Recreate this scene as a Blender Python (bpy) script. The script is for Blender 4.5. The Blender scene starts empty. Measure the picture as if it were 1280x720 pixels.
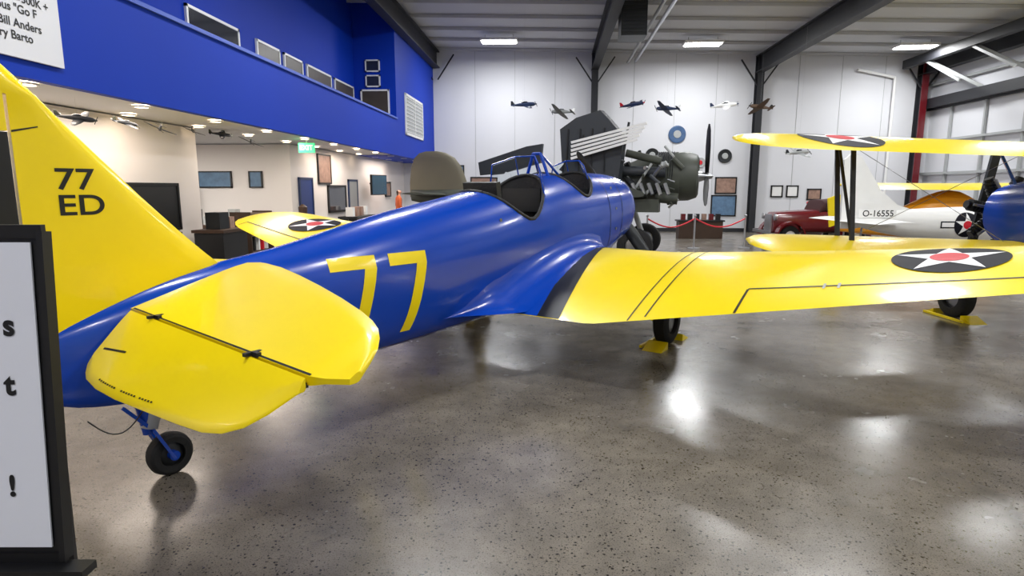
import bpy, bmesh, math, random
from mathutils import Vector, Matrix, Euler
from mathutils.bvhtree import BVHTree
random.seed(4)
scene = bpy.context.scene
scene.view_settings.view_transform = 'Standard'
YAW = math.radians(3.9)
CY, SY = math.cos(YAW), math.sin(YAW)
def S(x, y, z=0.0):      # survey plan coordinates -> building-aligned coordinates
    return Vector((x*CY - y*SY, x*SY + y*CY, z))
def lin(r, g, b):
    f = lambda c: (c/255/12.92) if c/255 <= .04045 else ((c/255+.055)/1.055)**2.4
    return (f(r), f(g), f(b), 1)
MATS = {}
def mat(name, rgb, rough=.5, metal=0, coat=0, emit=0, var=.06, vscale=3, trans=0, bump=0, bscale=40, spec=.5):
    if name in MATS: return MATS[name]
    m = bpy.data.materials.new(name); m.use_nodes = True
    nt = m.node_tree; b = nt.nodes['Principled BSDF']
    c = lin(*rgb)
    b.inputs['Roughness'].default_value = rough
    b.inputs['Metallic'].default_value = metal
    b.inputs['Coat Weight'].default_value = coat
    b.inputs['Coat Roughness'].default_value = .1
    b.inputs['Specular IOR Level'].default_value = spec
    tc = nt.nodes.new('ShaderNodeTexCoord')
    n = nt.nodes.new('ShaderNodeTexNoise'); n.inputs['Scale'].default_value = vscale; n.inputs['Detail'].default_value = 4
    nt.links.new(tc.outputs['Object'], n.inputs['Vector'])
    mx = nt.nodes.new('ShaderNodeMix'); mx.data_type = 'RGBA'
    mx.inputs[6].default_value = tuple(max(0, v*(1-var)) for v in c[:3])+(1,)
    mx.inputs[7].default_value = tuple(min(1, v*(1+var)) for v in c[:3])+(1,)
    nt.links.new(n.outputs['Fac'], mx.inputs[0])
    nt.links.new(mx.outputs[2], b.inputs['Base Color'])
    if emit:
        b.inputs['Emission Color'].default_value = c; b.inputs['Emission Strength'].default_value = emit
    if trans:
        b.inputs['Transmission Weight'].default_value = trans; b.inputs['IOR'].default_value = 1.1
    if bump:
        n2 = nt.nodes.new('ShaderNodeTexNoise'); n2.inputs['Scale'].default_value = bscale
        nt.links.new(tc.outputs['Object'], n2.inputs['Vector'])
        bp = nt.nodes.new('ShaderNodeBump'); bp.inputs['Strength'].default_value = bump; bp.inputs['Distance'].default_value = .02
        nt.links.new(n2.outputs['Fac'], bp.inputs['Height']); nt.links.new(bp.outputs['Normal'], b.inputs['Normal'])
    MATS[name] = m
    return m
BLUE = mat('gloss_blue_paint', (0, 62, 172), .26, coat=.35, spec=.35)
YEL = mat('gloss_yellow_paint', (246, 218, 6), .32, coat=.25, spec=.35)
BLK = mat('black_paint', (14, 14, 16), .45)
NAVY = mat('insignia_navy', (13, 14, 26), .6, spec=.2)
SWHT = mat('insignia_white', (236, 236, 236), .5, spec=.2)
WHT = mat('white_paint', (232, 232, 230), .35)
RED = mat('red_paint', (200, 20, 40), .4)
TYRE = mat('tyre_rubber', (20, 20, 21), .8, bump=.2)
STEEL = mat('steel', (150, 152, 155), .3, metal=.9)
DKMET = mat('dark_metal', (48, 50, 52), .4, metal=.6)
LEATH = mat('cockpit_leather', (26, 26, 28), .6, bump=.3)
OLIVE = mat('olive_drab', (66, 70, 62), .5)
DGREY = mat('dark_sea_grey', (48, 52, 58), .5)
LGREY = mat('light_grey_paint', (165, 168, 168), .45)
WALLW = mat('white_wall_paint', (214, 215, 219), .7, var=.04, vscale=.6, bump=.05, bscale=6)
WARMW = mat('warm_wall_paint', (232, 226, 222), .7, var=.03, vscale=.8)
BWALL = mat('blue_wall_paint', (2, 52, 172), .6, var=.05, vscale=.8, spec=.2)
CEILM = mat('white_ceiling_insulation', (198, 199, 202), .8, var=.05, vscale=.7, bump=.15, bscale=3)
PURL = mat('purlin_paint', (186, 187, 190), .7)
GIRD = mat('dark_steel_girder', (30, 31, 36), .55)
GLASS = mat('clear_glass', (235, 242, 245), .03, trans=1, var=0)
WINGL = mat('dark_window_glass', (40, 44, 52), .06, coat=.5)
ROOMGL = mat('room_beyond_glass', (74, 66, 56), .35, var=.3, vscale=2)
MAROON = mat('maroon_paint', (100, 14, 24), .25, coat=.6)
SILV = mat('silver_trim', (190, 192, 196), .3, metal=.8)
WOOD = mat('dark_wood', (60, 40, 26), .5, var=.2, vscale=10)
PAPER = mat('white_sign_board', (222, 224, 232), .5, var=.02, bump=.15, bscale=5)
LAMP = mat('lamp_diffuser', (255, 252, 245), .5, emit=14, var=0)
DLAMP = mat('downlight_lens', (255, 226, 190), .5, emit=18, var=0)
GREEN = mat('exit_sign_green', (60, 220, 130), .5, emit=1.2, var=0)

class MB:
    def __init__(s): s.v=[]; s.f=[]; s.m=[]; s.mats=[]
    def mi(s, m):
        if m not in s.mats: s.mats.append(m)
        return s.mats.index(m)
    def add(s, vs, fs, m):
        o=len(s.v); s.v += [tuple(v) for v in vs]; k=s.mi(m)
        for f in fs: s.f.append([i+o for i in f]); s.m.append(k)
        return s
    def box(s, c, d, m, rot=None):
        R = Euler(rot).to_matrix() if rot else Matrix.Identity(3)
        vs=[Vector(c)+R@Vector((x*d[0]/2,y*d[1]/2,z*d[2]/2)) for x in(-1,1) for y in(-1,1) for z in(-1,1)]
        return s.add(vs,[(0,1,3,2),(4,6,7,5),(0,4,5,1),(2,3,7,6),(0,2,6,4),(1,5,7,3)],m)
    def bar(s, p, q, w, h, m):
        p=Vector(p);q=Vector(q);d=(q-p).normalized()
        a=d.cross(Vector((0,0,1)))
        if a.length<.01: a=Vector((1,0,0))
        a.normalize(); b=a.cross(d)
        vs=[]
        for c in(p,q):
            for i,j in((-1,-1),(1,-1),(1,1),(-1,1)): vs.append(c+a*i*w/2+b*j*h/2)
        return s.add(vs,[(0,1,2,3),(7,6,5,4),(0,4,5,1),(1,5,6,2),(2,6,7,3),(3,7,4,0)],m)
    def cyl(s, p, q, r, m, r2=None, n=16, cap=True):
        p=Vector(p);q=Vector(q); r2=r if r2 is None else r2
        d=(q-p).normalized(); a=d.orthogonal().normalized(); b=d.cross(a)
        vs=[]
        for c,rr in((p,r),(q,r2)):
            for i in range(n):
                t=2*math.pi*i/n; vs.append(c+a*math.cos(t)*rr+b*math.sin(t)*rr)
        fs=[(i,(i+1)%n,n+(i+1)%n,n+i) for i in range(n)]
        if cap: fs+= [tuple(range(n-1,-1,-1)), tuple(range(n,2*n))]
        return s.add(vs,fs,m)
    def lathe(s, p, axis, prof, m, n=24, closed=False):
        p=Vector(p);d=Vector(axis).normalized(); a=d.orthogonal().normalized(); b=d.cross(a)
        vs=[];k=len(prof)
        for (h,r) in prof:
            for i in range(n):
                t=2*math.pi*i/n; vs.append(p+d*h+(a*math.cos(t)+b*math.sin(t))*r)
        fs=[]
        for j in range(k if closed else k-1):
            j2=(j+1)%k
            for i in range(n): fs.append((j*n+i,j*n+(i+1)%n,j2*n+(i+1)%n,j2*n+i))
        return s.add(vs,fs,m)
    def loft(s, rings, m, caps=True):
        n=len(rings[0]); vs=[p for r in rings for p in r]; fs=[]
        for j in range(len(rings)-1):
            for i in range(n): fs.append((j*n+i,j*n+(i+1)%n,(j+1)*n+(i+1)%n,(j+1)*n+i))
        if caps: fs+=[tuple(range(n-1,-1,-1)), tuple((len(rings)-1)*n+i for i in range(n))]
        return s.add(vs,fs,m)
    def plate(s, poly, off, m):
        n=len(poly); off=Vector(off)
        vs=[Vector(p)-off/2 for p in poly]+[Vector(p)+off/2 for p in poly]
        fs=[tuple(range(n-1,-1,-1)),tuple(range(n,2*n))]+[(i,(i+1)%n,n+(i+1)%n,n+i) for i in range(n)]
        return s.add(vs,fs,m)
    def wheel(s, c, axis, R, w, m=None, hub=None):
        m=m or TYRE; hub=hub or STEEL
        prof=[(-w/2,R*.55),(-w/2,R*.82),(-w*.36,R*.95),(0,R),(w*.36,R*.95),(w/2,R*.82),(w/2,R*.55)]
        s.lathe(c,axis,prof,m,28,closed=True)
        s.lathe(c,axis,[(-w*.3,.001),(-w*.35,R*.3),(-w*.2,R*.56),(w*.2,R*.56),(w*.35,R*.3),(w*.3,.001)],hub,20)
        return s
    def build(s, name, parent=None, smooth=True, loc=None, rotz=0, ang=35, bevel=0):
        me=bpy.data.meshes.new(name); me.from_pydata(s.v,[],s.f)
        for m in s.mats: me.materials.append(m)
        me.polygons.foreach_set('material_index', s.m)
        bm=bmesh.new(); bm.from_mesh(me); bmesh.ops.recalc_face_normals(bm,faces=bm.faces); bm.to_mesh(me); bm.free()
        if smooth:
            me.polygons.foreach_set('use_smooth',[True]*len(me.polygons))
            try: me.set_sharp_from_angle(angle=math.radians(ang))
            except Exception: pass
        me.update()
        ob=bpy.data.objects.new(name,me); scene.collection.objects.link(ob)
        if parent: ob.parent=parent
        if loc is not None: ob.location=loc
        ob.rotation_euler[2]=rotz
        if bevel:
            b=ob.modifiers.new('bevel','BEVEL'); b.width=bevel; b.segments=2; b.limit_method='ANGLE'
        return ob
def empty(name, loc, rotz=0):
    e=bpy.data.objects.new(name,None); scene.collection.objects.link(e); e.location=loc; e.rotation_euler[2]=rotz
    e.empty_display_size=.2; return e
def interp(tab, x):
    if x<=tab[0][0]: return tab[0][1:]
    if x>=tab[-1][0]: return tab[-1][1:]
    for i in range(len(tab)-1):
        if tab[i][0]<=x<=tab[i+1][0]: break
    x0,x1=tab[i][0],tab[i+1][0]; t=(x-x0)/(x1-x0); out=[]
    for k in range(1,len(tab[0])):
        p0,p1=tab[i][k],tab[i+1][k]
        m0=(p1-p0)/(x1-x0) if i==0 else (tab[i+1][k]-tab[i-1][k])/(tab[i+1][0]-tab[i-1][0])
        m1=(p1-p0)/(x1-x0) if i+2>=len(tab) else (tab[i+2][k]-tab[i][k])/(tab[i+2][0]-tab[i][0])
        h=x1-x0
        out.append((2*t**3-3*t*t+1)*p0+(t**3-2*t*t+t)*h*m0+(-2*t**3+3*t*t)*p1+(t**3-t*t)*h*m1)
    return tuple(out)
def text2d(txt, size, bold=0.0, align='CENTER', sx=1.0):
    cu=bpy.data.curves.new('t','FONT'); cu.body=txt; cu.size=size; cu.offset=bold; cu.align_x=align; cu.align_y='CENTER'
    ob=bpy.data.objects.new('t',cu); scene.collection.objects.link(ob)
    bpy.context.view_layer.update()
    me=bpy.data.meshes.new_from_object(ob.evaluated_get(bpy.context.evaluated_depsgraph_get()))
    vs=[(v.co.x*sx,v.co.y) for v in me.vertices]; fs=[tuple(p.vertices) for p in me.polygons]
    bpy.data.objects.remove(ob); bpy.data.curves.remove(cu); bpy.data.meshes.remove(me)
    return vs,fs
def gridcut(vs,fs,step):
    bm=bmesh.new(); bv=[bm.verts.new((x,y,0)) for x,y in vs]
    for f in fs:
        try: bm.faces.new([bv[i] for i in f])
        except ValueError: pass
    xs=[v[0] for v in vs]; ys=[v[1] for v in vs]
    for ax,(a,b) in enumerate(((min(xs),max(xs)),(min(ys),max(ys)))):
        k=a+step
        while k<b:
            co=[0,0,0]; no=[0,0,0]; co[ax]=k; no[ax]=1
            bmesh.ops.bisect_plane(bm,geom=bm.verts[:]+bm.edges[:]+bm.faces[:],plane_co=co,plane_no=no,dist=1e-5)
            k+=step
    bm.verts.index_update()
    o=([(v.co.x,v.co.y) for v in bm.verts],[tuple(v.index for v in f.verts) for f in bm.faces]); bm.free(); return o
def decal(mb, bvh, vs, fs, fn, m, off=.003, step=.06):
    vs,fs=gridcut(vs,fs,step); out=[];bad=set()
    for i,(a,b) in enumerate(vs):
        o,d=fn(a,b); h=bvh.ray_cast(Vector(o),Vector(d))
        if h[0] is None: bad.add(i); out.append(Vector(o))
        else: out.append(h[0]-Vector(d).normalized()*off)
    mb.add(out,[f for f in fs if not any(i in bad for i in f)],m)
def bvh_of(ob): return BVHTree.FromPolygons([v.co.copy() for v in ob.data.vertices],[tuple(p.vertices) for p in ob.data.polygons])
def star(r, c=(0,0), rot=math.pi/2, k=.382):
    return [(c[0]+(r if i%2==0 else r*k)*math.cos(rot+i*math.pi/5), c[1]+(r if i%2==0 else r*k)*math.sin(rot+i*math.pi/5)) for i in range(10)]
def circ(r,c=(0,0),n=40): return [(c[0]+r*math.cos(2*math.pi*i/n),c[1]+r*math.sin(2*math.pi*i/n)) for i in range(n)]
def starpolys(r,c=(0,0),rot=math.pi/2):
    p=star(r,c,rot); vs=p+[c]; return vs,[(10,i,(i+1)%10) for i in range(10)]
def roundel(mb,bvh,c,r,fn,rot,bars=False):
    if bars:
        for sgn in(-1,1):
            a0,a1=sgn*r*.8,sgn*r*2; decal(mb,bvh,[(c[0]+a0,c[1]-r*.28),(c[0]+a1,c[1]-r*.28),(c[0]+a1,c[1]+r*.28),(c[0]+a0,c[1]+r*.28)],[(0,1,2,3)],fn,NAVY,.003,.05)
            decal(mb,bvh,[(c[0]+a0,c[1]-r*.18),(c[0]+a1*.95,c[1]-r*.18),(c[0]+a1*.95,c[1]+r*.18),(c[0]+a0,c[1]+r*.18)],[(0,1,2,3)],fn,SWHT,.005,.05)
    p=circ(r,c)+[c]; decal(mb,bvh,p,[(40,i,(i+1)%40) for i in range(40)],fn,NAVY,.006)
    v,f=starpolys(r*.97,c,rot); decal(mb,bvh,v,f,fn,SWHT,.009)
    p=circ(r*.33,c)+[c]; decal(mb,bvh,p,[(40,i,(i+1)%40) for i in range(40)],fn,RED,.012)
def foil(le, te, y, t, n=14, camber=.02):
    c=math.hypot(le[0]-te[0],le[1]-te[1]); pts=[]
    def yt(s): return 5*t*(.2969*math.sqrt(s)-.126*s-.3516*s*s+.2843*s**3-.1036*s**4)
    ss=[(1-math.cos(math.pi*i/n))/2 for i in range(n+1)]
    for s_ in reversed(ss): pts.append((s_,(yt(s_)+camber*4*s_*(1-s_))*c))
    for s_ in ss[1:-1]: pts.append((s_,(-yt(s_)*.8+camber*4*s_*(1-s_))*c))
    return [Vector((le[0]+(te[0]-le[0])*a, y, le[1]+(te[1]-le[1])*a+b)) for a,b in pts]
def airframe_section(u, ztop, zbot, hw, n=2.3, k=36, y0=0):
    mid=(ztop+zbot)/2; h=(ztop-zbot)/2; r=[]
    for i in range(k):
        t=2*math.pi*i/k; c,s_=math.cos(t),math.sin(t)
        r.append(Vector((u,y0+hw*math.copysign(abs(c)**(2/n),c),mid+h*math.copysign(abs(s_)**(2/n),s_))))
    return r

# =====================================================  TRAINER AIRCRAFT
TH=math.radians(35)
org=S(-2.2,3.455)
hd=S(math.sin(TH),math.cos(TH)); heading=math.atan2(hd.y,hd.x)
tr=empty('trainer_aircraft',org,heading)
FT=[(-.55,.93,.66,.02),(-.3,1.04,.55,.07),(.1,1.18,.49,.13),(.5,1.27,.455,.2),(1,1.345,.43,.27),(2,1.545,.425,.38),(3,1.70,.45,.44),(3.6,1.81,.47,.46),(4.2,1.90,.52,.47),(5,1.94,.60,.47),(5.5,1.94,.80,.465),(5.8,1.93,.96,.46),(6.05,1.90,1.04,.44),(6.16,1.84,1.1,.38)]
us=[-.55+ (6.16+.55)*i/90 for i in range(91)]
b=MB(); b.loft([airframe_section(u,*interp(FT,u)) for u in us],BLUE)
fus=b.build('fuselage',tr)
fb=bvh_of(fus)
def cutter(u0,a,bb):
    c=MB(); n=40
    rings=[[Vector((u0+a*math.cos(2*math.pi*i/n),bb*math.sin(2*math.pi*i/n),z)) for i in range(n)] for z in(1.15,2.4)]
    c.loft(rings,LEATH); return c.build('cut')
CPS=[(3.62,.5,.425),(4.80,.38,.40)]
for cp in CPS:
    co=cutter(*cp); co.parent=tr; m=fus.modifiers.new('c','BOOLEAN'); m.object=co; m.operation='DIFFERENCE'; m.solver='EXACT'
    try: m.material_mode='TRANSFER'
    except Exception: pass
    bpy.context.view_layer.update()
    nm=bpy.data.meshes.new_from_object(fus.evaluated_get(bpy.context.evaluated_depsgraph_get()))
    fus.modifiers.clear(); fus.data=nm; bpy.data.objects.remove(co)
try: fus.data.set_sharp_from_angle(angle=math.radians(35))
except Exception: pass
b=MB()
def topz(u,v):
    h=fb.ray_cast(Vector((u,v,4)),Vector((0,0,-1))); return h[0].z if h[0] else 1.2
for (u0,a,bb) in CPS:
    n=40; P=[Vector((u0+a*math.cos(2*math.pi*i/n),bb*math.sin(2*math.pi*i/n),0)) for i in range(n)]
    for p in P: p.z=topz(p.x,p.y)
    for i in range(n): b.cyl(P[i],P[(i+1)%n],.018,LEATH,n=8)
    b.box((u0-a*.55,0,1.5),(.07,.42,.62),LEATH,(0,-.15,0)); b.box((u0-.05,0,1.24),(.4,.42,.08),LEATH)
    b.box((u0+a*.8,0,1.62),(.04,.5,.25),DKMET)
    b.cyl((u0+.15,0,1.2),(u0+.1,0,1.55),.014,DKMET,n=8)
    for s in(-.12,.12): b.bar((u0-a*.5+.05,s,1.25),(u0-a*.55-.01,s,1.8),.05,.01,LGREY)
b.build('cockpits',tr)
b=MB(); g=MB()
for u0,k in((4.2,1.0),(5.26,.72)):
    z0=topz(u0,0)
    A=[Vector((u0-.28*k,.36*k,topz(u0-.28*k,.36*k)+.0)),Vector((u0,.16*k,topz(u0,.16)-.01)),Vector((u0,-.16*k,topz(u0,.16)-.01)),Vector((u0-.28*k,-.36*k,topz(u0-.28*k,.36*k)))]
    T=[Vector((u0-.32*k,.30*k,z0+.10*k)),Vector((u0-.12,.13*k,z0+.19*k)),Vector((u0-.12,-.13*k,z0+.19*k)),Vector((u0-.32*k,-.30*k,z0+.10*k))]
    for i in range(4): b.cyl(A[i],T[i],.008,BLUE,n=8)
    for i in range(3):
        b.cyl(A[i],A[i+1],.008,BLUE,n=8); b.cyl(T[i],T[i+1],.008,BLUE,n=8)
        g.plate([A[i],A[i+1],T[i+1],T[i]],(.004,0,0),GLASS)
for s in(-1,1):
    b.cyl((4.34,s*.15,1.86),(4.32,s*.05,2.13),.018,BLUE,n=10)
    b.cyl((4.58,s*.13,1.9),(4.32,s*.05,2.13),.014,BLUE,n=10)
b.cyl((4.32,.05,2.13),(4.32,-.05,2.13),.018,BLUE,n=10)
b.build('windscreen_frames',tr); g.build('windscreen_glass',tr,smooth=False)
# wing
def zte(v): return .60+max(0,abs(v)-1.4)*.168
def ute(v): v=abs(v); return 2.98 if v<1.4 else 2.98+(v-1.4)*.165
def ule(v): v=abs(v); return 5.05 if v<1.4 else 5.05-(v-1.4)*.045
def wsec(v,sgn,le=None,te=None,t=None):
    L=le or ule(v); T=te or ute(v); sl=.18-.027*max(0,v-1.4)
    zt=zte(v)+ sl*(T-ute(v)); zl=zte(v)+sl*(L-ute(v))
    return foil((L,zl),(T,zt),-sgn*v,t or .15-.012*v)
for sgn in(1,-1):
    b=MB(); secs=[wsec(v,sgn) for v in(.2,.5,.9,1.2,1.35,1.45,1.7,2.2,2.8,3.4,4.0,4.5,4.75)]
    for v,le,te,t in((4.95,4.86,3.6,.095),(5.12,4.78,3.7,.09),(5.25,4.66,3.83,.085),(5.34,4.5,4.0,.08),(5.37,4.38,4.14,.08)):
        secs.append(wsec(v,sgn,le,te,t))
    b.loft(secs,YEL); w=b.build('wing_'+('right' if sgn>0 else 'left'),tr,ang=50)
    wb=bvh_of(w); d=MB()
    down=lambda a,c: ((a,-sgn*c,4),(0,0,-1))
    q=lambda pts,m,off=.003: decal(d,wb,pts,[tuple(range(len(pts)))],down,m,off)
    q([(2.985,.21),(5.04,.21),(5.04,.36),(2.985,.87)],BLUE)
    q([(2.985,.87),(5.04,.36),(5.04,.58),(2.985,1.1)],BLK,.004)
    for s0 in(1.72,1.85): q([(3.04,s0),(5.0,s0-.02),(5.0,s0-.007),(3.04,s0+.014)],BLK)
    h=lambda v: ute(v)+.40-.085*(v-2.5)
    q([(h(2.55),2.55),(h(4.9),4.9),(h(4.9)+.02,4.9),(h(2.55)+.02,2.55)],BLK)
    q([(ute(2.55)+.005,2.54),(h(2.55),2.54),(h(2.55),2.56),(ute(2.55)+.005,2.56)],BLK)
    q([(ute(4.88)+.06,4.89),(h(4.9),4.89),(h(4.9),4.905),(ute(4.9)+.06,4.905)],BLK)
    for hv in(3.1,3.2,4.6): q([(h(hv)-.04,hv-.01),(h(hv)+.05,hv-.01),(h(hv)+.05,hv+.01),(h(hv)-.04,hv+.01)],LGREY,.005)
    roundel(d,wb,(4.22,3.87),.38,down,0)
    d.build('wing_markings_'+('right' if sgn>0 else 'left'),tr)
    f=MB(); rows=[]
    for i in range(31):
        u=2.3+ (5.02-2.3)*i/30; k=min(1,max(0,(u-2.3)/.75)); k=k*k*(3-2*k)
        hh=wb.ray_cast(Vector((min(4.98,max(u,3.03)),-sgn*(.9),4)),Vector((0,0,-1)))
        zw=hh[0].z
        fr=max(0,(u-3)/2.02)
        out=.42*k*(1-.72*fr); up=.34*k*(1-.45*fr)+.01
        row=[]
        for j in range(11):
            a=j/10*math.pi/2; z=zw+.004+up*(1-math.sin(a)); 
            hy=fb.ray_cast(Vector((u,-sgn*3,z)),Vector((0,sgn,0)))
            y0=abs(hy[0].y)-.006 if hy[0] else .4
            row.append(Vector((u,-sgn*(y0+out*(1-math.cos(a))),z)))
        rows.append(row)
    vs=[p for r in rows for p in r]; fs=[(i*11+j,i*11+j+1,(i+1)*11+j+1,(i+1)*11+j) for i in range(30) for j in range(10)]
    f.add(vs,fs,BLUE)
    f.build('wing_fillet_'+('right' if sgn>0 else 'left'),tr,ang=80)
# tailplane
def uh(v): return -.03-.085*v
LEt=[(0.05,.76),(.35,.73),(1.0,.55),(1.55,.36),(1.78,.25),(1.92,.13),(2.0,.02),(2.05,-.08)]
TEt=[(.12,-.26),(.16,-.31),(.28,-.365),(.6,-.40),(1.2,-.415),(1.45,-.42),(1.62,-.405),(1.76,-.35),(1.88,-.24)]
for sgn in(1,-1):
    nm='right' if sgn>0 else 'left'
    b=MB(); secs=[]
    for v in(.03,.2,.4,.7,1.0,1.3,1.55,1.7,1.8,1.88,1.95,2.0,2.05):
        L=interp(LEt,v)[0]; T=uh(v) if v<1.9 else uh(1.88)+(v-1.88)*.3
        z=lambda u: 1.06-.018*v+.26*(u-uh(v))
        n=10; ring=[];c=L-T; th=.035 if v<1.95 else .02
        for i in range(n+1):
            s_=i/n; ring.append(Vector((T+c*s_,-sgn*v,z(T+c*s_)+th*(.55+.9*s_)*math.sqrt(max(0,1-s_**3)))))
        for i in range(n-1,-1,-1):
            s_=i/n; ring.append(Vector((T+c*s_,-sgn*v,z(T+c*s_)-th*(.55+.9*s_)*math.sqrt(max(0,1-s_**3)))))
        secs.append(ring)
    b.loft(secs,YEL); st=b.build('stabilizer_'+nm,tr,ang=50)
    e=MB(); secs=[]
    for v in(.12,.16,.22,.28,.45,.7,1.0,1.3,1.5,1.62,1.72,1.8,1.85,1.88):
        H=uh(v)-.018; T=interp(TEt,v)[0]; zz=lambda u: 1.055-.018*v-.9*(H-u)
        ring=[];n=8
        for i in range(n+1):
            s_=i/n; u=T+(H-T)*s_; ring.append(Vector((u,-sgn*v,zz(u)+.022*min(1,s_*1.3+.1))))
        for i in range(n,-1,-1):
            s_=i/n; u=T+(H-T)*s_; ring.append(Vector((u,-sgn*v,zz(u)-.022*min(1,s_*1.3+.1))))
        secs.append(ring)
    e.loft(secs,YEL); el=e.build('elevator_'+nm,tr,ang=50)
    d=MB(); down=lambda a,c: ((a,-sgn*c,4),(0,0,-1)); sb=bvh_of(st); eb=bvh_of(el)
    decal(d,sb,[(uh(.1)+.002,.1),(uh(.1)+.012,.1),(uh(1.88)+.012,1.88),(uh(1.88)+.002,1.88)],[(0,1,2,3)],down,BLK,.002)
    decal(d,eb,[(-.245,.20),(-.245,.46),(-.237,.46),(-.237,.20)],[(0,1,2,3)],down,BLK,.003)
    d.bar((uh(.12)-.009,-sgn*.12,1.03),(uh(1.86)-.009,-sgn*1.86,1.005),.03,.02,BLK)
    for hv in(.42,1.45):
        zz_=1.085-.018*hv
        d.box((uh(hv),-sgn*hv,zz_),(.08,.02,.015),DKMET); d.box((uh(hv),-sgn*(hv+.025),zz_),(.02,.05,.02),DKMET)
    # small stencil marks along the trailing edge
    for k in range(22):
        if k in(8,9,16): continue
        vv=.42+.028*k; uu=interp(TEt,vv)[0]+.025
        decal(d,eb,[(uu,vv),(uu,vv+.016),(uu+.006,vv+.016),(uu+.006,vv)],[(0,1,2,3)],down,BLK,.003)
    d.build('tail_hinges_'+nm,tr)
# fin and rudder
def finz(z):
    return interp([(.9,.62),(1.25,.56),(1.37,.43),(1.6,.20),(2.0,-.165),(2.27,-.40),(2.44,-.58),(2.5,-.72)],z)[0]
b=MB(); secs=[]
for z in(.95,1.1,1.25,1.37,1.5,1.7,1.9,2.05,2.2,2.27,2.36,2.44,2.49):
    L=finz(z); T=-.47
    if z>2.25: T=-.74
    T=min(T,L-.02)
    c=L-T; ring=[]; n=12; th=.045 if z<2.4 else .02
    for i in range(n+1):
        s_=i/n; ring.append(Vector((T+c*s_,th*(.5+.5*s_)*math.sqrt(max(0,1-s_**4)),z)))
    for i in range(n-1,-1,-1):
        s_=i/n; ring.append(Vector((T+c*s_,-th*(.5+.5*s_)*math.sqrt(max(0,1-s_**4)),z)))
    secs.append(ring)
b.loft(secs,YEL); fin=b.build('fin',tr,ang=50)
b=MB()
def rud(zs,m):
    secs=[]
    for z in zs:
        T=interp([(.6,-.72),(.9,-.88),(1.4,-1.0),(1.9,-.98),(2.2,-.93),(2.4,-.86),(2.49,-.79)],z)[0]; L=-.485
        if z>2.26: L=-.755
        secs.append([Vector((L,.028,z)),Vector((T,.006,z)),Vector((T,-.006,z)),Vector((L,-.028,z))])
    b.loft(secs,m)
rud((.6,.9,1.4,1.9,2.02),BLK); rud((2.025,2.1,2.2,2.25,2.27,2.4,2.49),YEL)
b.build('rudder',tr,ang=50)
nb=bvh_of(fin); d=MB()
side=lambda a,c: ((a,-3,c),(0,1,0))
def fintext(t,u,z,s):
    v_,f_=text2d(t,s,.002,sx=1.2); v_=[(x+u,y+z) for x,y in v_]; decal(d,nb,v_,f_,side,BLK,.003,.1)
fintext('77',-.225,1.79,.155); fintext('ED',-.205,1.655,.15)
decal(d,nb,[(-.468,2.02),(-.36,2.05),(-.36,2.056),(-.468,2.03)],[(0,1,2,3)],side,BLK,.002)
d.build('fin_numbers',tr)
d=MB()
def seven(u,z,w,h,t):
    return [(u,z+h),(u+w,z+h),(u+w,z+h-t*1.05),(u+w*.62,z),(u+w*.62-t*1.1,z),(u+w-t*1.1,z+h-t),(u,z+h-t)]
for u0,w_ in((1.20,.39),(1.71,.37)):
    p=seven(u0,.60,w_,.65,.095); bm=bmesh.new(); vv=[bm.verts.new((x,y,0)) for x,y in p]; bm.faces.new(vv); bmesh.ops.triangulate(bm,faces=bm.faces[:])
    bm.verts.index_update(); fs=[tuple(x.index for x in f.verts) for f in bm.faces]; bm.free()
    decal(d,fb,p,fs,side,YEL,.004,.05)
d.build('fuselage_numbers',tr)
b=MB()
cz=1.475
b.lathe((6.1,0,cz),(1,0,0),[(-.02,.40),(.06,.40),(.1,.37),(.1,.33),(.02,.31),(-.05,.30)],BLUE,36)
b.cyl((6.0,0,cz),(6.12,0,cz),.31,DKMET,n=30)
for i in range(7):
    a=2*math.pi*i/7; dr=Vector((0,math.cos(a),math.sin(a)))
    for r_ in(.12,.16,.2,.24,.28): b.cyl(Vector((6.16,0,cz))+dr*r_,Vector((6.16,0,cz))+dr*(r_+.02),.065,DKMET,n=12)
    b.cyl(Vector((6.15,0,cz))+dr*.1,Vector((6.15,0,cz))+dr*.3,.05,DKMET,n=12)
b.lathe((6.1,0,cz),(1,0,0),[(0,.14),(.12,.12),(.2,.06),(.28,.05),(.3,.001)],STEEL,20)
b.build('cowling_and_engine',tr)
b=MB()
pa=math.radians(-52)
for s in(1,-1):
    secs=[]
    for r,w,tk in((.04,.05,.04),(.2,.07,.035),(.45,.09,.025),(.75,.08,.018),(.95,.05,.012),(1.0,.02,.008)):
        tw=.9-.6*r; c=Vector((6.36,-s*r*math.cos(pa),cz+s*r*math.sin(pa)))
        tdir=Vector((0,math.sin(pa),math.cos(pa)))
        a1=(Vector((1,0,0))*math.sin(tw)+tdir*math.cos(tw)*s); a2=(Vector((1,0,0))*math.cos(tw)-tdir*math.sin(tw)*s)
        secs.append([c+a1*w*math.cos(t)+a2*tk*math.sin(t) for t in[2*math.pi*i/12 for i in range(12)]])
    b.loft(secs,DKMET)
b.build('propeller',tr)
b=MB(); b.cyl((5.6,-.3,.95),(5.35,-.5,.9),.04,DKMET); b.build('exhaust_pipe',tr)
d=MB()
for uu in(5.28,5.62):
    ring=airframe_section(uu,*interp(FT,uu),k=60)
    ring2=airframe_section(uu+.012,*interp(FT,uu+.012),k=60)
    mid=Vector((uu,0,1.3))
    R1=[mid+(p-mid)*1.003 for p in ring]; R2=[mid+(p-mid)*1.003 for p in ring2]
    d.loft([R1,R2],DKMET,caps=False)
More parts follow.
